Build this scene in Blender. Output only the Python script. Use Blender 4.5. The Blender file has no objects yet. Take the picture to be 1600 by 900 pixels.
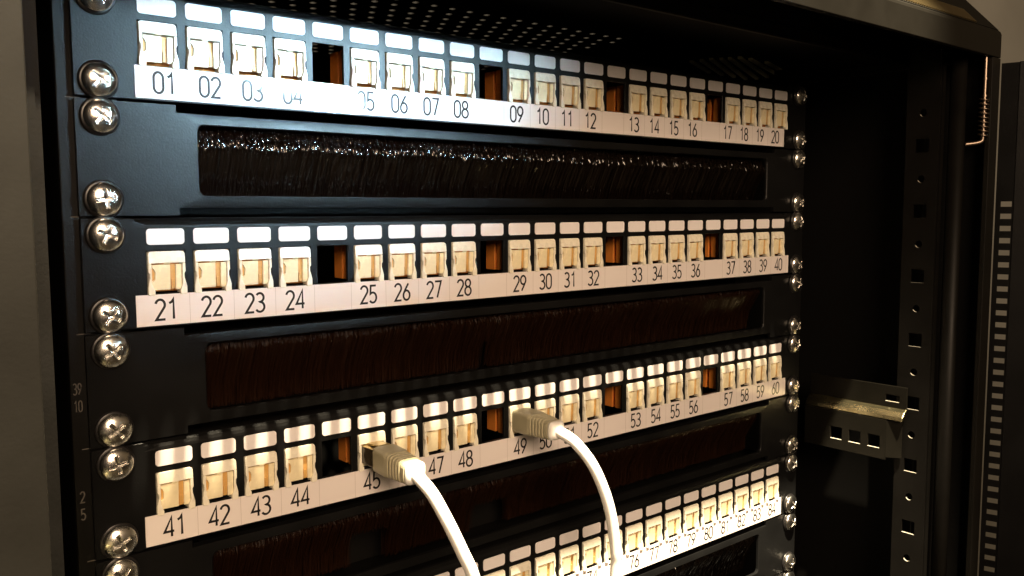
import bpy, bmesh, math, random
from mathutils import Vector, Matrix, noise

S = 0.001                      # everything below is written in millimetres
U = 44.45
PITCH = 18.353
C = bpy.context.scene.collection
scn = bpy.context.scene
R = math.radians

# ------------------------------------------------------------------ camera
cam_d = bpy.data.cameras.new('camera')
cam = bpy.data.objects.new('camera', cam_d)
C.objects.link(cam)
rx = Vector((0.77053384, -0.63738795, -0.00376928))
fw = Vector((0.63462555, 0.76771864, -0.0886482))
up = Vector((0.05939703, 0.06591436, 0.99605587))
M = Matrix((rx, up, -fw)).transposed().to_4x4()
M.translation = Vector((-324.92, -353.63, -87.17)) * S
cam.matrix_world = M
cam_d.sensor_width = 36
cam_d.lens = 36 * 1356.6 / 1600
cam_d.clip_start = 0.005
cam_d.clip_end = 50
scn.camera = cam

# ------------------------------------------------------------------ exposure, world, lamps
scn.view_settings.view_transform = 'Standard'
scn.view_settings.look = 'None'
scn.view_settings.gamma = 1
scn.view_settings.exposure = 0
try:
    scn.cycles.use_denoising = True
    scn.cycles.max_bounces = 8
    scn.cycles.sample_clamp_indirect = 6
except Exception:
    pass

world = bpy.data.worlds.new('World')
scn.world = world
world.use_nodes = True
wn = world.node_tree
bg = wn.nodes['Background']
tc = wn.nodes.new('ShaderNodeTexCoord')
nz = wn.nodes.new('ShaderNodeTexNoise'); nz.inputs['Scale'].default_value = 1.6; nz.inputs['Detail'].default_value = 1.0
cr = wn.nodes.new('ShaderNodeValToRGB')
cr.color_ramp.elements[0].position = 0.36; cr.color_ramp.elements[0].color = (0.010, 0.007, 0.004, 1)
cr.color_ramp.elements[1].position = 0.72; cr.color_ramp.elements[1].color = (0.42, 0.28, 0.14, 1)
wn.links.new(tc.outputs['Generated'], nz.inputs['Vector'])
wn.links.new(nz.outputs['Fac'], cr.inputs['Fac'])
wn.links.new(cr.outputs['Color'], bg.inputs['Color'])
bg.inputs['Strength'].default_value = 0.32


def aim(o, target):
    d = Vector(target) * S - o.location
    o.rotation_euler = d.to_track_quat('-Z', 'Y').to_euler()


def lamp(name, kind, loc, target, power, col):
    d = bpy.data.lights.new(name, kind)
    d.energy = power; d.color = col
    o = bpy.data.objects.new(name, d)
    C.objects.link(o)
    o.location = Vector(loc) * S
    aim(o, target)
    return o, d


# the warm ceiling lamp: comes down steeply past the cabinet's top frame and through its vent slots
o, d = lamp('ceiling_lamp', 'SPOT', (-80, -484, 1073), (-68, -58, -120), 860.0, (1.0, 0.84, 0.58))
d.spot_size = R(30); d.spot_blend = 0.30; d.shadow_soft_size = 0.013
# the cool lamp whose mirror image lies on the upper number strip
o, d = lamp('cool_lamp', 'AREA', (250, -708, 56), (-170, 0, 30), 0.10, (0.66, 0.85, 1.0))
d.shape = 'ELLIPSE'; d.size = 0.060; d.size_y = 0.045; d.spread = R(25)
o, d = lamp('cool_upper_fill', 'AREA', (185, -700, 118), (-140, 0, -14), 0.22, (0.50, 0.82, 1.0))  # added fill that brightens the brush bevel and bristle tips, no visible source
d.shape = 'ELLIPSE'; d.size = 0.16; d.size_y = 0.10; d.spread = R(15)
# soft warm room light from behind the camera
o, d = lamp('warm_room_lamp', 'AREA', (-520, -1250, 420), (-20, 0, -175), 21.0, (1.0, 0.72, 0.48))
d.shape = 'DISK'; d.size = 0.7

# ------------------------------------------------------------------ materials


def mat(name, col, rough=0.5, metal=0.0, spec=0.5, coat=0.0, coat_rough=0.05, bump=0.0, bscale=900, var=0.0, vscale=60, sss=0.0):
    m = bpy.data.materials.new(name)
    m.use_nodes = True
    nt = m.node_tree
    b = nt.nodes['Principled BSDF']
    b.inputs['Base Color'].default_value = (*col, 1)
    b.inputs['Roughness'].default_value = rough
    b.inputs['Metallic'].default_value = metal
    b.inputs['Specular IOR Level'].default_value = spec
    b.inputs['Coat Weight'].default_value = coat
    b.inputs['Coat Roughness'].default_value = coat_rough
    if sss:
        b.inputs['Subsurface Weight'].default_value = sss
        b.inputs['Subsurface Radius'].default_value = (0.9, 0.45, 0.16)
        b.inputs['Subsurface Scale'].default_value = 0.004
    t = nt.nodes.new('ShaderNodeTexCoord')
    if var:
        n = nt.nodes.new('ShaderNodeTexNoise'); n.inputs['Scale'].default_value = vscale; n.inputs['Detail'].default_value = 5
        r = nt.nodes.new('ShaderNodeValToRGB')
        r.color_ramp.elements[0].position = 0.3; r.color_ramp.elements[1].position = 0.7
        r.color_ramp.elements[0].color = (*[c * (1 - var) for c in col], 1)
        r.color_ramp.elements[1].color = (*[min(1, c * (1 + var)) for c in col], 1)
        nt.links.new(t.outputs['Object'], n.inputs['Vector'])
        nt.links.new(n.outputs['Fac'], r.inputs['Fac'])
        nt.links.new(r.outputs['Color'], b.inputs['Base Color'])
        mr = nt.nodes.new('ShaderNodeMapRange')
        mr.inputs['To Min'].default_value = max(0.02, rough - 0.10); mr.inputs['To Max'].default_value = min(1, rough + 0.10)
        nt.links.new(n.outputs['Fac'], mr.inputs['Value'])
        nt.links.new(mr.outputs['Result'], b.inputs['Roughness'])
    if bump:
        n2 = nt.nodes.new('ShaderNodeTexNoise'); n2.inputs['Scale'].default_value = bscale; n2.inputs['Detail'].default_value = 2
        bp = nt.nodes.new('ShaderNodeBump'); bp.inputs['Strength'].default_value = bump; bp.inputs['Distance'].default_value = 0.0002
        nt.links.new(t.outputs['Object'], n2.inputs['Vector'])
        nt.links.new(n2.outputs['Fac'], bp.inputs['Height'])
        nt.links.new(bp.outputs['Normal'], b.inputs['Normal'])
    return m


PANEL = mat('black_powder_coat', (0.0055, 0.0055, 0.0056), 0.36, spec=0.17, bump=0.35, bscale=1300, var=0.25, vscale=28)
CAB = mat('black_cabinet_paint', (0.0055, 0.0048, 0.0036), 0.5, spec=0.20, bump=0.12, bscale=800, var=0.15, vscale=40)
CABIN = mat('dark_cabinet_inside', (0.0035, 0.0032, 0.0029), 0.65, spec=0.12, bump=0.3, bscale=700)
POST = mat('post_paint', (0.0035, 0.003, 0.0024), 0.5, spec=0.16, bump=0.3, bscale=900, var=0.2, vscale=40)
PAPER = mat('window_paper', (0.83, 0.79, 0.79), 0.55, spec=0.4, coat=0.25, coat_rough=0.35)
TAPE = mat('label_tape', (0.82, 0.755, 0.735), 0.5, spec=0.4, coat=0.8, coat_rough=0.035, bump=0.02, bscale=60, var=0.025, vscale=22)
INK = mat('black_ink', (0.010, 0.009, 0.009), 0.5, spec=0.3, coat=0.8, coat_rough=0.035)
FAINT = mat('faint_cut_line', (0.50, 0.44, 0.41), 0.6)
CREAM = mat('cream_plastic', (0.85, 0.80, 0.66), 0.28, spec=0.5, var=0.04, vscale=300)
SHUT = mat('cream_shutter', (0.86, 0.755, 0.50), 0.26, spec=0.5, var=0.06, vscale=260)
WARMLIT = mat('cream_warm_lit', (0.76, 0.25, 0.04), 0.5, spec=0.4, var=0.15, vscale=120)  # amber stands for warm light in the cream plastic
GROOVESHADE = mat('groove_shade', (0.62, 0.36, 0.11), 0.5, var=0.15, vscale=200)  # tan shading of the shutter groove put into the colour
DULL = mat('dull_plating', (0.80, 0.78, 0.73), 0.27, metal=1.0, bump=0.08, bscale=300, var=0.12, vscale=250)
CHROME = mat('chrome', (0.84, 0.82, 0.78), 0.24, metal=1.0, bump=0.03, bscale=500)
WASHER = mat('black_washer', (0.011, 0.010, 0.010), 0.30, spec=0.5)
BRIST = mat('brush_bristle', (0.0065, 0.0038, 0.0026), 0.11, spec=1.0, coat=0.4, coat_rough=0.1)
BRISTLIT = mat('warm_lit_bristle', (0.0135, 0.0050, 0.0022), 0.40, spec=0.10)  # redder copy of the bristle colour, with the warm light painted in
BOOT = mat('grey_boot', (0.38, 0.345, 0.23), 0.38, var=0.05, vscale=200)
CABLE = mat('white_cable', (0.86, 0.84, 0.80), 0.42, var=0.03, vscale=90)
DARKPLUG = mat('smoky_plug', (0.05, 0.038, 0.022), 0.15, spec=0.7)
GOLD = mat('brassy_metal', (0.62, 0.50, 0.27), 0.3, metal=1.0)
FOLDLIT = mat('fold_lit_metal', (0.72, 0.64, 0.38), 0.26, metal=1.0, bump=0.15, bscale=400, var=0.12, vscale=60)  # brighter metal paints the warm light caught on the bent fold
BRKT = mat('bracket_paint', (0.006, 0.0054, 0.0040), 0.36, spec=0.17, bump=0.15, bscale=500, var=0.15, vscale=60)
STEEL = mat('hinge_steel', (0.36, 0.28, 0.22), 0.36, metal=1.0)
GLINT = mat('hole_glint_paint', (0.42, 0.39, 0.32), 0.5, spec=0.5)  # paler colour paints the glint on the hole bottoms
WALLM = mat('painted_wall', (0.58, 0.59, 0.55), 0.8, spec=0.2, bump=0.4, bscale=220, var=0.06, vscale=9)
STAMP = mat('stamped_print', (0.085, 0.075, 0.065), 0.6)
SLOTLIT = mat('slot_light_paint', (0.75, 0.78, 0.62), 0.5, var=0.2, vscale=90)  # pale colour stands for light showing in slanted vent slots
DOOR = mat('door_paint', (0.003, 0.003, 0.0032), 0.42, spec=0.2, bump=0.3, bscale=700, var=0.15, vscale=30)

# ------------------------------------------------------------------ helpers


def link(name, bm, m, parent=None, smooth=False, loc=None, bevel=0.0, seg=2):
    me = bpy.data.meshes.new(name)
    bmesh.ops.recalc_face_normals(bm, faces=bm.faces)
    bmesh.ops.scale(bm, vec=(S, S, S), verts=bm.verts)
    bm.to_mesh(me); bm.free()
    if isinstance(m, (list, tuple)):
        for k in m: me.materials.append(k)
    else:
        me.materials.append(m)
    if smooth:
        for p in me.polygons: p.use_smooth = True
    o = bpy.data.objects.new(name, me)
    C.objects.link(o)
    if parent is not None: o.parent = parent
    if loc is not None: o.location = Vector(loc) * S
    if bevel:
        md = o.modifiers.new('bevel', 'BEVEL'); md.width = bevel * S; md.segments = seg
        md.limit_method = 'ANGLE'; md.angle_limit = R(35)
        md.harden_normals = False
    return o


def thing(name, label, cat, loc=(0, 0, 0), group=None):
    o = bpy.data.objects.new(name, None)
    C.objects.link(o)
    o.empty_display_size = 0.01
    o.location = Vector(loc) * S
    o['label'] = label; o['category'] = cat
    if group: o['group'] = group
    return o


def tag(o, label, cat, group=None):
    o['label'] = label; o['category'] = cat
    if group: o['group'] = group
    return o


def box(bm, x0, x1, y0, y1, z0, z1):
    vs = [bm.verts.new(p) for p in ((x0, y0, z0), (x1, y0, z0), (x1, y1, z0), (x0, y1, z0), (x0, y0, z1), (x1, y0, z1), (x1, y1, z1), (x0, y1, z1))]
    for f in ((0, 3, 2, 1), (4, 5, 6, 7), (0, 1, 5, 4), (1, 2, 6, 5), (2, 3, 7, 6), (3, 0, 4, 7)):
        bm.faces.new([vs[i] for i in f])
    return vs


def prism(bm, prof, ax, a0, a1):
    """closed profile (list of 2D) extruded along axis ax ('x','y','z') from a0 to a1"""
    def P(p, a):
        return {'x': (a, p[0], p[1]), 'y': (p[0], a, p[1]), 'z': (p[0], p[1], a)}[ax]
    A = [bm.verts.new(P(p, a0)) for p in prof]
    B = [bm.verts.new(P(p, a1)) for p in prof]
    n = len(prof)
    bm.faces.new(A); bm.faces.new(B[::-1])
    for i in range(n):
        j = (i + 1) % n
        bm.faces.new((A[i], A[j], B[j], B[i]))


def rrect(x0, x1, z0, z1, r, n=5):
    pts = []
    for cx, cz, a in ((x1 - r, z1 - r, 0), (x0 + r, z1 - r, 90), (x0 + r, z0 + r, 180), (x1 - r, z0 + r, 270)):
        for k in range(n + 1):
            t = R(a + 90 * k / n)
            pts.append((cx + r * math.cos(t), cz + r * math.sin(t)))
    return pts


def grid_plate(bm, As, Bs, cells, d0, d1, fn, glint_mi=0):
    """sheet over the grid As x Bs between depth d0 (front) and d1; cells[(i,j)] = 'open' or ('round', radius)"""
    V = {}

    def v(a, b, d):
        k = (round(a, 4), round(b, 4), d)
        if k not in V: V[k] = bm.verts.new(fn(a, b, d))
        return V[k]
    nA, nB = len(As) - 1, len(Bs) - 1

    def is_open(i, j):
        return i < 0 or j < 0 or i >= nA or j >= nB or cells.get((i, j)) == 'open'
    for i in range(nA):
        for j in range(nB):
            c = cells.get((i, j))
            if c == 'open': continue
            a0, a1, b0, b1 = As[i], As[i + 1], Bs[j], Bs[j + 1]
            q = [(a0, b0), (a1, b0), (a1, b1), (a0, b1)]
            if c is None:
                for d in (d0, d1):
                    bm.faces.new([v(a, b, d) for a, b in q])
            else:
                r = c[1]; n = 4; ca, cb = (a0 + a1) / 2, (b0 + b1) / 2
                ring = [(ca + r * math.cos(R(-135 + 360 * k / (4 * n))), cb + r * math.sin(R(-135 + 360 * k / (4 * n)))) for k in range(4 * n)]
                for d in (d0, d1):
                    for s in range(4):
                        rr = [v(*ring[(s * n + k) % (4 * n)], d) for k in range(n + 1)]
                        bm.faces.new([v(*q[s], d), v(*q[(s + 1) % 4], d)] + rr[::-1])
                for k in range(4 * n):
                    p, w = ring[k], ring[(k + 1) % (4 * n)]
                    bm.faces.new((v(*p, d0), v(*w, d0), v(*w, d1), v(*p, d1))).material_index = glint_mi if (p[1] + w[1]) / 2 < cb - 0.45 * r else 0
            for s, (di, dj) in enumerate(((0, -1), (1, 0), (0, 1), (-1, 0))):
                if is_open(i + di, j + dj):
                    p, w = q[s], q[(s + 1) % 4]
                    ff = bm.faces.new((v(*p, d0), v(*w, d0), v(*w, d1), v(*p, d1)))
                    if dj == 1 and 0 <= j + dj < nB: ff.material_index = glint_mi  # upward hole faces take the painted glint


def lathe(bm, prof, n=32, ax='y'):
    rings = []
    for r, h in prof:
        rings.append([bm.verts.new((r * math.cos(2 * math.pi * k / n), h, r * math.sin(2 * math.pi * k / n)) if ax == 'y' else (r * math.cos(2 * math.pi * k / n), r * math.sin(2 * math.pi * k / n), h)) for k in range(n)])
    for A, B in zip(rings, rings[1:]):
        for k in range(n):
            bm.faces.new((A[k], A[(k + 1) % n], B[(k + 1) % n], B[k]))
    return rings


def catmull(pts, sub=8):
    P = [Vector(p) for p in pts]
    P = [2 * P[0] - P[1]] + P + [2 * P[-1] - P[-2]]
    out = []
    for i in range(1, len(P) - 2):
        for k in range(sub):
            t = k / sub
            a, b, c, d = P[i - 1], P[i], P[i + 1], P[i + 2]
            out.append(0.5 * ((2 * b) + (c - a) * t + (2 * a - 5 * b + 4 * c - d) * t * t + (3 * b - a - 3 * c + d) * t ** 3))
    out.append(P[-2])
    return out


def tube(bm, path, rad, n=16, cap=True):
    path = [Vector(p) for p in path]
    rings = []
    N = None
    for i, p in enumerate(path):
        t = (path[min(i + 1, len(path) - 1)] - path[max(i - 1, 0)]).normalized()
        if N is None:
            N = t.cross(Vector((0.3, 0.1, 1)).normalized() if abs(t.z) < 0.9 else Vector((1, 0, 0))).normalized()
        N = (N - t * N.dot(t)).normalized()
        B = t.cross(N)
        r = rad(i / (len(path) - 1)) if callable(rad) else rad
        rings.append([bm.verts.new(p + (N * math.cos(2 * math.pi * k / n) + B * math.sin(2 * math.pi * k / n)) * r) for k in range(n)])
    for A, Bq in zip(rings, rings[1:]):
        for k in range(n):
            bm.faces.new((A[k], A[(k + 1) % n], Bq[(k + 1) % n], Bq[k]))
    if cap:
        bm.faces.new(rings[0]); bm.faces.new(rings[-1][::-1])


# ---- condensed sans digits as flat strokes
def arc(cx, cy, rx_, ry_, a0, a1, n=12):
    return [(cx + rx_ * math.cos(R(a0 + (a1 - a0) * k / n)), cy + ry_ * math.sin(R(a0 + (a1 - a0) * k / n))) for k in range(n + 1)]


w_ = 0.225
DIG = {
    '0': [arc(w_, 0.72, w_, 0.28, 0, 180) + arc(w_, 0.28, w_, 0.28, 180, 360) + [(2 * w_, 0.72)]],
    '1': [[(0.07, 0.80), (0.20, 0.86), (0.28, 1.0), (0.28, 0.0)]],
    '2': [arc(w_, 0.74, w_, 0.26, 165, -35) + [(0.02, 0.0), (0.46, 0.0)]],
    '3': [arc(0.20, 0.765, 0.215, 0.235, 145, -85) + arc(0.20, 0.265, 0.245, 0.265, 85, -150)],
    '4': [[(0.36, 0.0), (0.36, 1.0), (0.0, 0.27), (0.48, 0.27)]],
    '5': [[(0.42, 1.0), (0.07, 1.0), (0.045, 0.53)] + arc(0.20, 0.30, 0.235, 0.30, 125, -145)],
    '6': [[(0.36, 1.0), (0.12, 0.60), (0.02, 0.38)] + arc(w_, 0.29, w_, 0.29, 170, 530)],
    '7': [[(0.0, 1.0), (0.45, 1.0), (0.16, 0.0)]],
    '8': [arc(w_, 0.765, 0.195, 0.235, 270, -90, 20), arc(w_, 0.265, w_ + 0.01, 0.265, 90, 450, 20)],
    '9': [[(0.09, 0.0), (0.33, 0.40), (0.43, 0.62)] + arc(w_, 0.71, w_, 0.29, -10, 350)],
}


def stroke(bm, pts, w, y, tf):
    pts = [Vector(p) for p in pts]
    q = [pts[0]]
    for p in pts[1:]:
        if (p - q[-1]).length > 1e-4: q.append(p)
    pts = q
    closed = (pts[0] - pts[-1]).length < 1e-3
    L, Rr = [], []
    n = len(pts)
    for i, p in enumerate(pts):
        if closed:
            a = pts[i - 1] if i > 0 else pts[-2]
            b = pts[i + 1] if i < n - 1 else pts[1]
        else:
            a = pts[max(i - 1, 0)]; b = pts[min(i + 1, n - 1)]
        d1 = (p - a); d2 = (b - p)
        if d1.length < 1e-6: d1 = d2
        if d2.length < 1e-6: d2 = d1
        d1.normalize(); d2.normalize()
        t = (d1 + d2)
        t = t.normalized() if t.length > 1e-3 else d1
        nr = Vector((-t.y, t.x))
        c = max(0.45, nr.dot(Vector((-d1.y, d1.x))))
        L.append(p + nr * w / 2 / c); Rr.append(p - nr * w / 2 / c)
    vl = [bm.verts.new(tf(v.x, v.y, y)) for v in L]
    vr = [bm.verts.new(tf(v.x, v.y, y)) for v in Rr]
    for i in range(n - 1):
        bm.faces.new((vl[i], vl[i + 1], vr[i + 1], vr[i]))


def number(bm, text, cx, zb, h, y, sw=0.98, gap=1.15, wscale=1.0):
    adv = 0.45 * h * wscale
    tot = len(text) * adv + (len(text) - 1) * gap
    for k, ch in enumerate(text):
        x0 = cx - tot / 2 + k * (adv + gap)
        for pts in DIG[ch]:
            stroke(bm, [(px * h * wscale, pz * h) for px, pz in pts], sw, y, lambda a, b, yy: (x0 + a, yy, zb + b))


def copy_tree(o, parent=None):
    c = o.copy(); C.objects.link(c)
    if parent is not None: c.parent = parent
    for ch in list(o.children):
        copy_tree(ch, c)
    return c


# ------------------------------------------------------------------ the setting
bm = bmesh.new()
box(bm, -900, 2600, 322, 330, -1500, 1600)
wall = link('wall', bm, WALLM)
wall['kind'] = 'structure'

# ------------------------------------------------------------------ the cabinet
cab = thing('network_cabinet', 'black steel wall mounted network cabinet holding the numbered panels', 'cabinet', (0, 0, -250))
CZ = 250


def cabpart(name, build, m=CAB, bevel=0.0, seg=2, smooth=False, parent=None):
    b = bmesh.new(); build(b)
    for v in b.verts: v.co.z += CZ
    return link(name, b, m, parent or cab, smooth, bevel=bevel, seg=seg)


ZB = -520


def f(b): box(b, 288, 300, -108, -104.5, ZB, 12.2)
cabpart('front_stile', f, CAB, 0.5, 2)
for sx in (1, -1):
    def f(b):
        x0, x1 = sorted((sx * 297, sx * 300))
        box(b, x0, x1, -104.3 if sx > 0 else -87.8, 320, ZB, 12.3)
    cabpart('side_panel', f, CABIN)
    def f(b):
        prism(b, [(-104.3, 12.5), (-104.3, 31.5), (-69.5, 69.2), (-44, 69.2), (-44, 30), (320, 30), (320, 12.5)], 'x', *sorted((sx * 297, sx * 299.6)))
    cabpart('top_gable', f, CAB)
def f(b): box(b, -300, -278, -108, -88, ZB, 12.2)
cabpart('front_stile', f, CAB, 0.35, 2)
def f(b): box(b, -296.5, 296.5, 314, 320, ZB, 18.5)
cabpart('back_panel', f, CABIN)
def f(b): box(b, -296.5, 296.5, -100, 313.5, ZB - 4, ZB)
cabpart('bottom_panel', f, CABIN)


# top frame: front rail, sloping slotted lip, roof strip
def f(b):
    prism(b, [(-108, 12.5), (-108, 27.5), (-107.3, 29.3), (-106, 30.6), (-104.5, 30.6), (-104.5, 12.5)], 'x', -300, 300)
cabpart('top_frame', f, CAB, 0.5, 2)


def lipfn(a, t, d):                  # t runs up the slope
    y, z = -105.8 + t * 0.68, 31 + t * 0.733
    return (a, y + d * 0.733, z - d * 0.68)


xs, cells = [-300, -198], {}
x = -198.0
while x < 160:
    xs += [x + 1.3, x + 8.2]; cells[(len(xs) - 3, 1)] = 'open'
    x += 8.2
xs.append(300)


def f(b): grid_plate(b, xs, [0, 18.5, 27.5, 54], {k: 'open' for k in cells}, 0, 1.2, lipfn)
cabpart('slotted_lip', f, CAB)
def f(b):
    x = 120.0
    while x < 268:
        vs = [lipfn(x, 1.2, -0.7), lipfn(x + 1.5, 1.2, -0.7), lipfn(x + 1.5, 14, -0.7), lipfn(x, 14, -0.7), lipfn(x, 1.2, -0.05), lipfn(x + 1.5, 1.2, -0.05), lipfn(x + 1.5, 14, -0.05), lipfn(x, 14, -0.05)]
        vs = [b.verts.new(p) for p in vs]
        for q in ((0, 1, 2, 3), (7, 6, 5, 4), (0, 4, 5, 1), (1, 5, 6, 2), (2, 6, 7, 3), (3, 7, 4, 0)): b.faces.new([vs[i] for i in q])
        x += 2.7
cabpart('glint_ribs', f, GOLD)  # added ribs, their brass colour stands for warm light glinting on the lip
def f(b): box(b, -300, 300, -68.4, -41, 69.5, 71.2); box(b, -300, 300, -43.5, -41, 19, 69.3)
cabpart('roof_strip', f, CABIN)
def f(b): prism(b, [(-46, 16), (-46.6, 17), (-46.6, 23), (-46, 24), (-43.7, 24), (-43.7, 16)], 'x', -297, 297)
cabpart('cross_bar', f, CAB)

# ceiling sheet with round vent holes
hx = [-297]; k = 0
x0 = -170
NX, NY = 22, 15
PX, PY = 11.6, 11.2
hx = [-297] + [x0 + i * PX / 2 for i in range(2 * NX + 1)] + [297]
hy = [-40.8] + [24 + j * PY for j in range(NY + 1)] + [313.5]
hcells = {}
# staggered holes: even rows use even pairs, odd rows odd pairs -> merge two half columns per hole with own sheets
bmc = bmesh.new()


def ceilfn(a, bb, d): return (a, bb, 19.5 + d + CZ)


for j in range(NY):
    off = 0 if j % 2 == 0 else PX / 2
    row = [-297] + [x0 + off + i * PX for i in range(NX + 1)] + [297]
    grid_plate(bmc, row, [24 + j * PY * 0.5 * 2, 24 + (j + 1) * PY], {(i, 0): ('round', 2.0) for i in range(1, NX + 1)}, 0, 0.9, ceilfn)
box(bmc, -297, 297, -40.8, 24, 19.5 + CZ, 20.5 + CZ)
box(bmc, -297, 297, 24 + NY * PY, 313.5, 19.5 + CZ, 20.5 + CZ)
link('vent_panel', bmc, CABIN, cab)
for p, q in (((176, 51), (227, 74)), ((178, 43.5), (244, 75)), ((179, 36), (261, 76)), ((184, 31), (278, 77)), ((187, 26), (283, 70)), ((190, 20), (283, 60)), ((201, 19), (284, 50)), ((222, 20), (284, 42))):
    def f(b):
        d = Vector((q[0] - p[0], q[1] - p[1])); n = Vector((-d.y, d.x)).normalized() * 1.3
        prism(b, [(p[0] + n.x, p[1] + n.y), (q[0] + n.x, q[1] + n.y), (q[0] - n.x, q[1] - n.y), (p[0] - n.x, p[1] - n.y)], 'z', 17.6, 19.3)
    cabpart('slot_light_bar', f, SLOTLIT)  # bars added in place of light seen through slanted slots

# corner posts with square and round holes
for side in (1, -1):
    bs = [ZB, ]
    cl = {}
    zc = []
    for k in range(-3, 8):
        zc.append((-177.5 - k * U, 's')); zc.append((-155.5 - k * U, 'r'))
    zc.sort()
    for z, t in zc:
        if z - 5 < ZB or z > 10: continue
        bs += [z - 4.6, z + 4.6]
        cl[(1, len(bs) - 2)] = 'open' if t == 's' else ('round', 2.5)
    bs.append(18.5)
    def fn(a, b, d): return (side * (270 + d), a, b)
    def f(b):
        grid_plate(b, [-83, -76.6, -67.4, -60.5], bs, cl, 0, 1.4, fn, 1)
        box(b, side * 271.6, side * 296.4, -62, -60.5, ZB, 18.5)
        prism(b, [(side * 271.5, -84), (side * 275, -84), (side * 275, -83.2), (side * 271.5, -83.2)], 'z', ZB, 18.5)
    cabpart('corner_post', f, [POST, GLINT])
    if side < 0: continue
    def f(b):
        b2 = [(side * (276.5 + 4.5 * math.cos(R(a))), -91.5 + 5.2 * math.sin(R(a))) for a in range(0, 360, 20)]
        prism(b, b2, 'z', ZB, 18.5)
    cabpart('gasket_tube', f, POST, smooth=True)

# mounting rails behind the panel ears
for side, word in ((-1, 'left'), (1, 'right')):
    r = thing('mounting_rail', ('black vertical rail with small stamped numbers beside the left screw column' if side < 0 else 'black vertical rail behind the right screw column, next to the bracket'), 'rail', (side * 240, 3, -250), 'vertical mounting rails')
    bm = bmesh.new()
    box(bm, side * 226 - side * 240, side * 247.5 - side * 240, 0, 2.2, -265, 266)
    box(bm, side * 245.6 - side * 240, side * 247.5 - side * 240, 2.4, 26, -265, 266)
    link('rail_face', bm, POST, r, bevel=0.5)
    if side < 0:
        bm = bmesh.new()
        for t, zc in (('39', -156.3), ('10', -163), ('2', -198.5), ('5', -205.3)):
            if len(t) == 2:
                number(bm, t, -245.0, zc, 4.2, -0.12, sw=0.42, gap=0.45, wscale=0.62)
            else:
                number(bm, t, -245.0, zc, 4.2, -0.12, sw=0.5, gap=0.4, wscale=0.8)
        for v in bm.verts: v.co.x += 240; v.co.z += 250
        link('stamped_number', bm, STAMP, r)
    else:
        pass
    bm = bmesh.new()
    for k in range(10):
        box(bm, side * 241.8 - side * 240 - 2.6, side * 241.8 - side * 240 + 2.6, -0.10, -0.02, -k * U + 250 - 0.2, -k * U + 250 + 0.2)
    link('unit_mark', bm, STAMP, r)

# brackets between rail and post
for side in (1, -1):
    bk = thing('support_bracket', ('folded metal bracket with oblong slot and three square holes beside the right screws' if side > 0 else 'folded metal bracket half hidden in the dark gap at the lower left edge'), 'bracket', (side * 268, -30, -235), 'support brackets from rail to post')
    X0, Y0, Z0 = side * 268, -30, -235

    # upper plate with a slot
    bm = bmesh.new()
    ys = [-69, -63.5, -53.5, 6]
    zs = [-227, -222.8, -218.2, -211.5]
    def fn(a, b, d): return (side * (268 + d) - X0, a - Y0, b - Z0)
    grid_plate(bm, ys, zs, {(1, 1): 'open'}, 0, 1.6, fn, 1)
    link('upper_plate', bm, [BRKT, GLINT], bk, bevel=0.5)
    bm = bmesh.new()
    prism(bm, [(side * 268 - X0, -227.1 - Z0), (side * 269.5 - X0, -227.1 - Z0), (side * 263.3 - X0, -235.2 - Z0), (side * 261.4 - X0, -234.6 - Z0), (side * 262.6 - X0, -232 - Z0), (side * 265.2 - X0, -228.8 - Z0)], 'y', -69 - Y0, 6 - Y0)
    link('bent_fold', bm, FOLDLIT, bk, bevel=0.4)
    bm = bmesh.new()
    ys = [-58, -53.5, -44.5, -39, -30, -24.5, -15.5, -5, 6]
    zs = [-264, -256.3, -247.5, -235.3]
    def fn(a, b, d): return (side * (261.5 + d) - X0, a - Y0, b - Z0)
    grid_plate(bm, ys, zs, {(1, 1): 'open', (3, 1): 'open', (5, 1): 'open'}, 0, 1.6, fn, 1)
    link('lower_plate', bm, [BRKT, GLINT], bk, bevel=0.3)
    bm = bmesh.new()
    prism(bm, [(side * 261.5 - X0, -58.1 - Y0), (side * 263 - X0, -58.1 - Y0), (side * 269 - X0, -66 - Y0), (side * 267.6 - X0, -66.6 - Y0)], 'z', -262 - Z0, -236 - Z0)
    link('end_tab', bm, BRKT, bk)

# ------------------------------------------------------------------ panels
WIN_G = 'paper label windows'


def ears(bm):
    for s in (-1, 1):
        x0, x1 = sorted((s * 205.0, s * 242.0))
        box(bm, x0, x1, 0, 2, -44.1, -0.5)


def chamfer_y(z):
    if z >= -0.8: return 2.6
    if z >= -2.2: return 1.0
    if z >= -3.4: return 0.25
    return 0.0


def jack_x(i): return (i - 11.5) * PITCH


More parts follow.
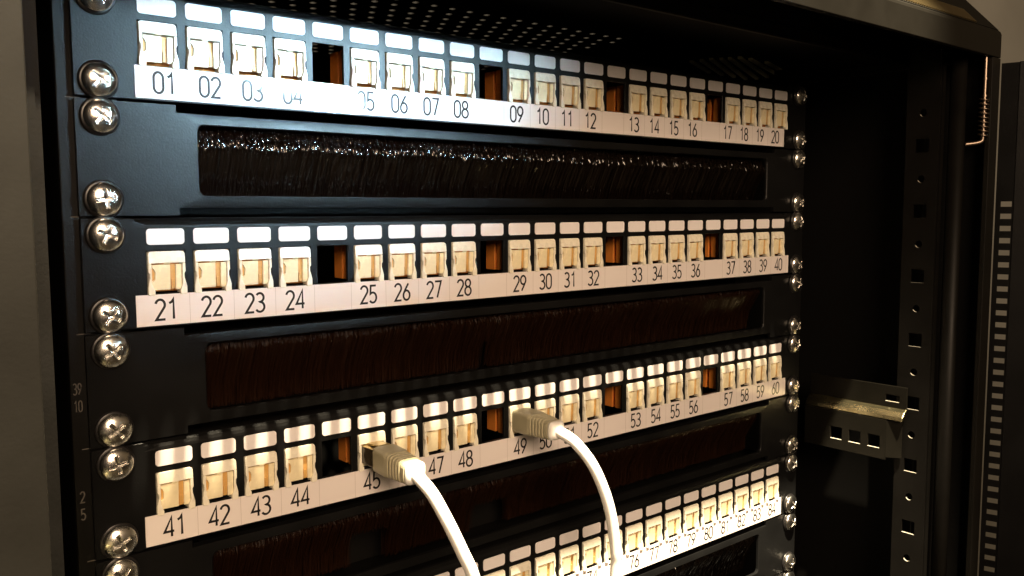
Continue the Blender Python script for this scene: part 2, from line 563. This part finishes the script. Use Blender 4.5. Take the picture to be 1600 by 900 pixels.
def patch_panel(k, first, mapping, label, shift, slope, x_end=(-223.3, 224.2)):
    zt = -k * U
    t = thing('patch_bay', label, 'patch panel', (0, 0, zt), 'numbered patch panels')
    bm = bmesh.new()
    xs = [-242.0, -204.8 - 18]
    for i in range(24):
        xs += [jack_x(i) - 7.45, jack_x(i) + 7.45]
    xs += [204.8 + 18, 242.0]
    zs = [-43.9, -30.4, -13.7, -4.3, -3.3, -2.0, -0.6]
    cells = {(2 * i + 2, 1): 'open' for i in range(24)}
    def fn(a, b, d): return (a, d + (chamfer_y(b) if abs(a) < 222 else 0.0), b)
    grid_plate(bm, xs, zs, cells, 0, 1.6, fn)
    link('front_plate', bm, PANEL, t, bevel=0.25, seg=1)
    bm = bmesh.new()
    box(bm, -222, 222, 2.9, 34, -1.9, -0.7)
    box(bm, -222, 222, 1.9, 34, -43.4, -42.2)
    link('tray', bm, CABIN, t)
    # one paper window above every opening
    wb = bmesh.new()
    prism(wb, rrect(-7.35, 7.35, -3.15, 3.15, 1.35), 'y', -0.35, 0.02)
    w0 = link('label_window', wb, PAPER, t, loc=(jack_x(0), 0, -7.95))
    for i in range(1, 24):
        c = w0.copy(); C.objects.link(c); c.parent = t; c.location = Vector((jack_x(i), 0, -7.95)) * S
    bm = bmesh.new()
    box(bm, x_end[0], x_end[1], -0.45, -0.02, -43.2, -30.8)
    st = link('number_strip', bm, TAPE, t)
    bl = bmesh.new()
    for i in range(24):
        n = mapping.get(i)
        if n is not None:
            bm = bmesh.new()
            number(bm, '%02d' % n, jack_x(i) + shift + slope * i, -40.9, 8.0, -0.52)
            link('printed_number', bm, INK, st)
        xl = jack_x(i) + shift + slope * i + PITCH / 2 + 0.2
        if xl < x_end[1] - 1:
            box(bl, xl - 0.07, xl + 0.07, -0.50, -0.46, -43.1, -30.9)
    link('cut_line', bl, FAINT, st)
    return t


def groups20(first):
    m = {}; n = first
    for i in range(24):
        if i % 5 == 4 and i < 24 and i not in (): continue
        m[i] = n; n += 1
    return m


m1, m2, m3 = groups20(1), groups20(21), groups20(41)
m4 = {i: 61 + i for i in range(24)}
patch_panel(0, 1, m1, 'black patch panel with white strip numbered 01 to 20, topmost', 1.9, -0.37, (-220.3, 215.2))
patch_panel(2, 21, m2, 'black patch panel with strip numbered 21 to 40', -0.8, 0.075)
patch_panel(4, 41, m3, 'black patch panel with strip numbered 41 to 60 and two white cables', -0.8, 0.075)
patch_panel(6, 61, m4, 'black patch panel with bright strip numbered up to 84, lowest', 0.1, 0.0, (-223.3, 222.6))

# ------------------------------------------------------------------ keystone jacks


def make_jack():
    t = thing('keystone_jack', '', 'network jack')
    # housing: hood on top, two side rails flaring at the foot
    bm = bmesh.new()
    hood = rrect(-7.2, 7.2, -4.7, 0, 1.3, 4)
    # keep the lower corners of the hood square
    hood = [(7.2, -4.7)] + [p for p in hood if p[1] > -2.5] + [(-7.2, -4.7)]
    A = [bm.verts.new((x, -0.55 - 0.55 * (-z) / 4.7, z)) for x, z in hood]
    Bq = [bm.verts.new((x, 3.0, z)) for x, z in hood]
    n = len(hood)
    bm.faces.new(A); bm.faces.new(Bq[::-1])
    for i in range(n):
        j = (i + 1) % n
        bm.faces.new((A[i], A[j], Bq[j], Bq[i]))
    for s in (-1, 1):
        prof = [(5.95, -4.72), (7.2, -4.72), (7.25, -8.2), (6.75, -9.0), (6.75, -10.6), (7.15, -12.2), (7.6, -14.2), (7.6, -17.0), (7.2, -17.35), (4.9, -17.35), (4.9, -15.8), (5.95, -13.2)]
        P = [(s * a, b) for a, b in prof]
        def yf(z): return -1.05 if z > -11 else -1.05 - 0.3 * min(1, (-11 - z) / 4)
        A = [bm.verts.new((x, yf(z), z)) for x, z in P]
        Bq = [bm.verts.new((x, 3.0, z)) for x, z in P]
        m = len(P)
        bm.faces.new(A); bm.faces.new(Bq[::-1])
        for i in range(m):
            j = (i + 1) % m
            bm.faces.new((A[i], A[j], Bq[j], Bq[i]))
    link('housing', bm, CREAM, t, bevel=0.3, seg=2)
    # hinged dust shutter: two leaves and a groove between them, a little latch notch on the left
    bm = bmesh.new()
    def leaf(x0, x1, ztop, zbot, ytop, ybot, th=1.0, notch=None):
        A = [(x0, ztop), (x1, ztop), (x1, zbot), (x0, zbot)]
        if notch: A = [(x0, ztop), (x1, ztop), (x1, zbot), (x0, zbot), (x0, -12.0), (x0 + 1.0, -11.2), (x0 + 1.2, -8.4), (x0 + 0.6, -7.0), (x0, -6.7)]
        def yy(z): return ytop + (ybot - ytop) * (ztop - z) / (ztop - zbot)
        a = [bm.verts.new((x, yy(z), z)) for x, z in A]
        b = [bm.verts.new((x, yy(z) + th, z)) for x, z in A]
        k = len(A)
        bm.faces.new(a); bm.faces.new(b[::-1])
        for i in range(k):
            j = (i + 1) % k
            bm.faces.new((a[i], a[j], b[j], b[i]))
    leaf(-5.75, 1.3, -5.25, -15.4, -0.55, -0.15, notch=True)
    leaf(3.4, 5.75, -5.25, -15.4, -0.55, -0.15)
    box(bm, -1.3, 1.3, -0.95, -0.4, -5.15, -4.6)
    link('shutter', bm, SHUT, t, bevel=0.22, seg=2)
    bm = bmesh.new()
    box(bm, -5.8, 5.8, 0.6, 1.8, -15.0, -5.3)
    box(bm, 1.8, 3.0, 0.1, 0.7, -15.0, -11.2)
    link('inner_tongue', bm, GROOVESHADE, t)
    # rear body seen through the empty openings beside it: two ribs, warm light painted amber, and a step
    bm = bmesh.new()
    box(bm, -7.0, 7.0, 3.2, 10.2, -16.2, 0.2)
    box(bm, -4.6, 4.6, 10.2, 12.4, -15.6, -0.3)
    box(bm, -7.0, 7.0, 12.4, 20, -16.2, 0.2)
    link('rear_body', bm, WARMLIT, t, bevel=0.35, seg=2)
    return t


jack0 = make_jack()
used = False
rown = {0: 'top row', 2: 'second row', 4: 'third row', 6: 'lowest row'}
for k, mp in ((0, m1), (2, m2), (4, m3), (6, m4)):
    for i, n in mp.items():
        if k == 6 and i < 7: continue
        t = jack0 if not used else copy_tree(jack0)
        used = True
        t.location = Vector((jack_x(i), 0, -k * U - 13.75)) * S
        s = 'cream keystone jack above number %02d' % n
        if n == 45: s = 'cream keystone jack 45 with the dark plug and grey boot in it'
        elif n == 49: s = 'cream keystone jack 49 with the fully seated tan boot in it'
        elif k == 6: s = 'brightly lit white keystone jack above number %d in the lowest row' % n
        elif k == 0: s = 'white keystone jack above number %02d in the top row' % n
        else: s = 'cream keystone jack above number %d, shutter closed' % n
        t['label'] = s
        t['group'] = 'keystone jacks in the patch panels'

# ------------------------------------------------------------------ brush panels


def brush_panel(k, label, seed, gaps=(), vertical=True, lift=0.0):
    rnd = random.Random(seed)
    zt = -k * U
    t = thing('brush_panel', label, 'brush panel', (0, 0, zt), 'cable entry brush panels')
    bm = bmesh.new()
    inner = rrect(-196.5, 196.5, -36.2, -7.7, 3.2, 6)
    outer = []
    x1, z1, z0 = 205.0, -3.6, -40.9
    n = 7
    corners = [(x1, z1), (-x1, z1), (-x1, z0), (x1, z0)]
    for q in range(4):
        for j in range(n):
            ip = inner[q * n + j]
            cx, cz = corners[q]
            if q in (0, 2):
                ox, oz = (cx, ip[1]) if j == 0 else ((ip[0], cz) if j == n - 1 else (cx, cz))
            else:
                ox, oz = (ip[0], cz) if j == 0 else ((cx, ip[1]) if j == n - 1 else (cx, cz))
            outer.append((ox, oz))
    rings = []
    N = len(inner)

    def ring(f, y, curve):
        out = []
        for (ix, iz), (ox, oz) in zip(inner, outer):
            x = ix + (ox - ix) * f; z = iz + (oz - iz) * f
            yy = y
            if curve and (oz == z1 or oz == z0) and abs(oz - iz) > 1 and abs(ox) < 204.5:
                yy = y + curve * (f ** 1.7)
            out.append(bm.verts.new((x, yy, z)))
        return out
    c = 0.5
    rings.append([bm.verts.new((ix, 2.0, iz)) for ix, iz in inner])
    rings.append([bm.verts.new((ix, 0.5, iz)) for ix, iz in inner])
    rings.append(ring(0.06, 0.0, 0))
    for ff in (0.3, 0.5, 0.65, 0.8, 0.92, 1.0):
        rings.append(ring(ff, 0.0, c))
    rings.append([bm.verts.new((ox, 5.0, oz)) for ox, oz in outer])
    for A, B in zip(rings, rings[1:]):
        for i in range(N):
            j = (i + 1) % N
            try: bm.faces.new((A[i], A[j], B[j], B[i]))
            except ValueError: pass
    bmesh.ops.remove_doubles(bm, verts=bm.verts, dist=0.01)
    for s in (-1, 1):
        xa, xb = sorted((s * 205.0, s * 242.0))
        box(bm, xa, xb, 0, 2, -44.1, -0.5)
    o = link('front_plate', bm, PANEL, t, smooth=True)
    o.data.set_sharp_from_angle(angle=R(13))
    # bristle pack
    bm = bmesh.new()
    x = -197.0
    while x < 197.0:
        for layer in range(3):
            xx = x + rnd.uniform(-0.2, 0.2)
            cl = noise.noise(Vector((xx * 0.035, seed * 3.1, layer * 0.2)))
            cl2 = noise.noise(Vector((xx * 0.4, seed * 7.7, layer)))
            zend = -37.5 + rnd.uniform(-1, 1)
            for ga, gb, gz in gaps:
                if ga + rnd.uniform(-2, 2) < xx < gb + rnd.uniform(-2, 2): zend = gz + rnd.uniform(-1.5, 1.5)
            ztop = -6.5
            knee = -14.6 + lift + rnd.uniform(0, 1) ** 4 * 6 + 1.2 * cl + 1.0 * cl2 + rnd.gauss(0, 0.5)
            y0 = 6.6 + layer * 0.9
            lean0 = rnd.gauss(0.0, 0.07) + 0.75      # upper part
            lean1 = 0.55 + 0.10 * cl + rnd.gauss(0, 0.05)
            yaw = rnd.gauss(0, 0.32)
            dx = rnd.gauss(0, 0.010) + 0.008 * cl2
            wv = Vector((math.cos(yaw), math.sin(yaw), 0)) * rnd.uniform(0.07, 0.12)
            pz = [ztop, (ztop + knee) / 2, knee + 0.35, knee - 0.55, knee - 5, (knee - 5 + zend) / 2, zend]
            yq = y0; prev = ztop; vs = []
            for m, z in enumerate(pz):
                sl = -lean0 if m <= 2 else (0.0 if m == 3 else lean1 if m < 6 else lean1 * 0.6)
                yq += sl * (prev - z) * (1 if m > 2 else 0.7)
                if m > 2: yq = min(yq, y0 + 7.5)
                prev = z
                p = Vector((xx + dx * (ztop - z), yq, z))
                vs.append((bm.verts.new(p - wv), bm.verts.new(p + wv)))
            for a, b in zip(vs, vs[1:]):
                bm.faces.new((a[0], a[1], b[1], b[0]))
        x += 0.20
    o = link('bristles', bm, BRISTLIT if k in (3, 5) else BRIST, t, smooth=True)
    bm = bmesh.new()
    box(bm, -199, 199, 6.2, 10, -7.5, -4.5)
    box(bm, -204, 204, 30, 31.5, -44.0, -0.6)  # added hidden plate, stops ceiling-hole light showing in the gaps
    link('clamp_and_light_stop', bm, CABIN, t)
    return t


brush_panel(1, 'black brush panel with glittering bristle tips between strips 01 to 20 and 21 to 40', 11, lift=-1.0)
brush_panel(3, 'dark brush panel with parted bristles tinted by warm light below the strip 21 to 40', 12, gaps=((-45, -39, -22), (-12, -10.5, -16)), lift=3.0)
brush_panel(5, 'dark brush panel behind the hanging white cables below the strip 41 to 60', 13, gaps=((-126, -104, -20), (-52, -26, -22), (-150, -149, -12)), lift=3.0)
brush_panel(7, 'brush panel with yellow lit bristles at the bottom edge below number 84', 14, lift=2.0)
# the next panel begins at the very bottom edge: only an ear shows
bp = thing('blank_panel', 'plain black panel at the bottom right corner below the last brush', 'panel', (0, 0, -8 * U))
bm = bmesh.new()
box(bm, -242, 242, 0, 2, -44.1, -0.5)
link('front_plate', bm, PANEL, bp, bevel=0.4)

# ------------------------------------------------------------------ screws with washers


def make_screw():
    t = thing('rack_screw', '', 'screw')
    bm = bmesh.new()
    lathe(bm, [(3.0, 0.0), (7.2, 0.0), (7.3, -0.5), (7.1, -1.0), (6.6, -1.3), (5.4, -1.2), (3.0, -1.2)], 40)
    link('washer', bm, WASHER, t, smooth=True)
    bm = bmesh.new()
    nr, nt_ = 40, 160
    RH, H = 6.3, 3.2
    rings = []
    for i in range(nr + 1):
        r = RH * (i / nr) ** 0.9 if i else 0.0
        ring = []
        for k in range(nt_ if i else 1):
            a = 2 * math.pi * k / nt_
            x, z = r * math.cos(a), r * math.sin(a)
            h = H * math.sqrt(max(0.0, 1 - (r / (RH * 1.06)) ** 2)) ** 1.15
            y = -1.6 - h
            dmin = min(max(abs(x) - 3.5, abs(z) - 0.62), max(abs(z) - 3.5, abs(x) - 0.62))
            dmin = min(dmin, math.hypot(x, z) - 1.1)
            if dmin < 0.12:
                dep = 1.7 * min(1.0, max(0.0, (0.12 - dmin) / 0.34)) * (1 - 0.55 * r / 3.5)
                y += dep
            ring.append(bm.verts.new((x, y, z)))
        rings.append(ring)
    for k in range(nt_):
        bm.faces.new((rings[0][0], rings[1][(k + 1) % nt_], rings[1][k]))
    for A, B in zip(rings[1:], rings[2:]):
        for k in range(nt_):
            bm.faces.new((A[k], A[(k + 1) % nt_], B[(k + 1) % nt_], B[k]))
    last = rings[-1]
    low = [bm.verts.new((v.co.x * 0.985, -1.15, v.co.z * 0.985)) for v in last]
    for k in range(nt_):
        bm.faces.new((last[k], last[(k + 1) % nt_], low[(k + 1) % nt_], low[k]))
    link('head', bm, CHROME, t, smooth=True)
    return t


screw0 = make_screw()
sused = False
head0 = [c for c in screw0.children if c.name.startswith('head')][0]
alt = head0.data.copy(); alt.materials[0] = DULL
pname = ['the patch panel 01 to 20', 'the glittering brush panel', 'the patch panel 21 to 40', 'the reddish brush panel', 'the patch panel 41 to 60', 'the brush panel behind the cables', 'the bright patch panel ending at 84', 'the bottom brush panel', 'the panel at the bottom edge']
rnd = random.Random(5)
for side in (-1, 1):
    for k in range(9):
        for lo in (0, 1):
            z = -k * U - (6.75 if not lo else 37.7)
            if side < 0 and z < -236: continue
            if z < -364: continue
            t = screw0 if not sused else copy_tree(screw0)
            sused = True
            for c in t.children:
                if c.name.startswith('head') and t is not screw0 and rnd.random() < 0.4: c.data = alt
            t.location = Vector((side * 233.4, 0.0, z)) * S
            base = {(-1, 0): 38, (-1, 1): 35}.get((side, lo), 60)
            t.rotation_euler = (0, -R(base + rnd.uniform(-28, 28)), 0)
            t['label'] = 'chrome crosshead screw, %s %s corner of %s' % ('upper' if not lo else 'lower', 'left' if side < 0 else 'right', pname[k])
            t['group'] = 'chrome screws in the panel ears'

# ------------------------------------------------------------------ patch cables


def sect(bm, stations, n=24):
    """loft of rounded rectangles: (centre, half width, half height, exponent), axis along -y"""
    rings = []
    for (cx, cy, cz), hw, hh, e in stations:
        ring = []
        for k in range(n):
            a = 2 * math.pi * k / n
            c, s = math.cos(a), math.sin(a)
            ring.append(bm.verts.new((cx + hw * math.copysign(abs(c) ** (2 / e), c), cy, cz + hh * math.copysign(abs(s) ** (2 / e), s))))
        rings.append(ring)
    for A, B in zip(rings, rings[1:]):
        for k in range(n):
            bm.faces.new((A[k], A[(k + 1) % n], B[(k + 1) % n], B[k]))
    bm.faces.new(rings[0][::-1]); bm.faces.new(rings[-1])


def cable(label, base, seated, path, L, droop):
    bx, bz = base
    t = thing('patch_cable', label, 'network cable', (bx, 0, bz), 'white patch cables plugged into the third row')
    bm = bmesh.new()
    y0 = -0.6
    ys = y0 - (0 if seated else 10.5)
    def cz(y): return droop * (y / -L) ** 1.6
    # plug with latch
    box(bm, -5.8, 5.8, ys, 8, -4.2, 4.0)
    link('plug', bm, DARKPLUG, t, bevel=0.4)
    bm = bmesh.new()
    prism(bm, [(ys - 0.1, 5.4), (ys - 0.1, 6.0), (2, 4.9), (2, 4.2)], 'x', -3.2, 3.2)
    prism(bm, [(ys + 0.5, 4.05), (ys + 0.5, 4.35), (6, 4.35), (6, 4.05)], 'x', -5.8, 5.8)
    link('latch', bm, GOLD, t)
    bm = bmesh.new()
    st = []
    e = 6
    yb = ys
    rib0 = -L + 13.5
    st.append(((0, yb, cz(yb)), 6.1, 5.6, e)); st.append(((0, yb - 0.6, cz(yb)), 6.4, 6.1, e))
    st.append(((0, rib0 + 1, cz(rib0)), 6.4, 6.0, e))
    y = rib0
    hw, hh = 6.2, 5.8
    for q in range(5):
        st.append(((0, y, cz(y)), hw, hh, 5)); st.append(((0, y - 1.1, cz(y)), hw, hh, 5))
        st.append(((0, y - 1.3, cz(y)), hw - 0.55, hh - 0.55, 5)); st.append(((0, y - 2.0, cz(y)), hw - 0.55, hh - 0.55, 5))
        y -= 2.2; hw -= 0.16; hh -= 0.14
    st.append(((0, y, cz(y)), hw, hh, 4)); st.append(((0, -L, cz(-L)), hw, hh, 4))
    sect(bm, st)
    bt = link('boot', bm, BOOT, t, bevel=0.15, seg=1)
    bm = bmesh.new()
    sect(bm, [((0, -L - 0.05, cz(-L)), 5.1, 4.8, 4), ((0, -L - 1.6, cz(-L)), 5.2, 4.9, 4), ((0, -L - 2.4, cz(-L)), 4.4, 4.2, 3), ((0, -L - 3.4, cz(-L) - 0.2), 3.7, 3.7, 2)])
    link('boot_collar', bm, CABLE, bt, smooth=True)
    bm = bmesh.new()
    pts = [Vector(p) - Vector((bx, 0, bz)) for p in path]
    tube(bm, catmull(pts, 10), 2.95, 20)
    link('cord', bm, CABLE, t, smooth=True)


cable('white patch cable with half seated dark plug, plugged into jack 45', (jack_x(5), -201.0), False,
      [(jack_x(5), -36, -202.5), (jack_x(5) - 0.5, -41, -203.8), (-117, -47, -210), (-112.5, -52, -222), (-107, -55, -236), (-102.5, -57, -248), (-97, -58, -270), (-90, -56, -320), (-84, -50, -420)], 36, -1.6)
cable('white patch cable with fully seated tan boot, plugged into jack 49', (jack_x(10), -199.5), True,
      [(jack_x(10), -27, -199.8), (jack_x(10) + 0.6, -32, -200.8), (-22, -38, -206), (-16, -44, -217), (-10, -47, -232), (-5.5, -48, -247.5), (-2.5, -48, -265), (-1.5, -47, -279), (-3, -45, -330), (-8, -40, -420)], 28, -0.6)

# ------------------------------------------------------------------ door and hinge on the right
dr = thing('cabinet_door', 'black door swung open at the right edge with a row of vent slots', 'door', (303, -119, -250))
X0, Y0, Z0 = 303, -119, -250
A = Vector((300.2, -108.6)); B = Vector((303.0, -118.5))
dirf = (B - A)
bs = [ZB]
cl = {}
z = -84.0
lst = []
while z > ZB + 10:
    lst.append(z); z -= 8.15
for z in sorted(lst):
    bs += [z - 1.75, z + 1.75]; cl[(1, len(bs) - 2)] = 'open'
bs.append(9)
def fn(a, b, d):
    p = A + dirf * a + Vector((0.97, 0.24)) * d
    return (p.x - X0, p.y - Y0, b - Z0)
bm = bmesh.new()
grid_plate(bm, [0, 0.30, 0.93, 1.0], bs, cl, 0, 0.8, fn)
link('slotted_edge', bm, DOOR, dr)
bm = bmesh.new()
d2 = Vector((0.40, -0.917)); n2 = Vector((0.917, 0.40))
p0 = B + n2 * 0.1; p1 = B + d2 * 420
prism(bm, [(p0.x - X0, p0.y - Y0), (p1.x - X0, p1.y - Y0), ((p1 + n2 * 12).x - X0, (p1 + n2 * 12).y - Y0), ((p0 + n2 * 1.2).x - X0, (p0 + n2 * 1.2).y - Y0)], 'z', ZB - Z0, 9.5 - Z0)
link('door_leaf', bm, DOOR, dr, bevel=0.6)

hp = thing('hinge_pin', 'spring loaded steel hinge pin with a bent lever in the upper right corner', 'hinge', (285.4, -104.6, -42))
bm = bmesh.new()
tube(bm, [(0, 0, 54), (0, 0, 0)], 1.05, 12)
tube(bm, [(0, 0, 40.6), (0, 0, 39.4)], 1.5, 12)
tube(bm, [(0, 0, 29.6), (0, 0, 28.4)], 1.6, 12)
link('pin', bm, STEEL, hp, smooth=False)
bm = bmesh.new()
turns = 9
tube(bm, [(2.9 * math.cos(2 * math.pi * t / 16), 2.9 * math.sin(2 * math.pi * t / 16), 28 - 26 * t / (16 * turns)) for t in range(16 * turns + 1)], 0.45, 6)
link('spring', bm, STEEL, hp, smooth=True)
bm = bmesh.new()
tube(bm, catmull([(0, 0, 0.6), (-1, 0.6, -0.8), (-3.5, 2.8, -1.8), (-6.5, 5.6, -2.3), (-8.6, 7.6, -2.6)], 5), 1.35, 10)
link('lever', bm, STEEL, hp, smooth=True)
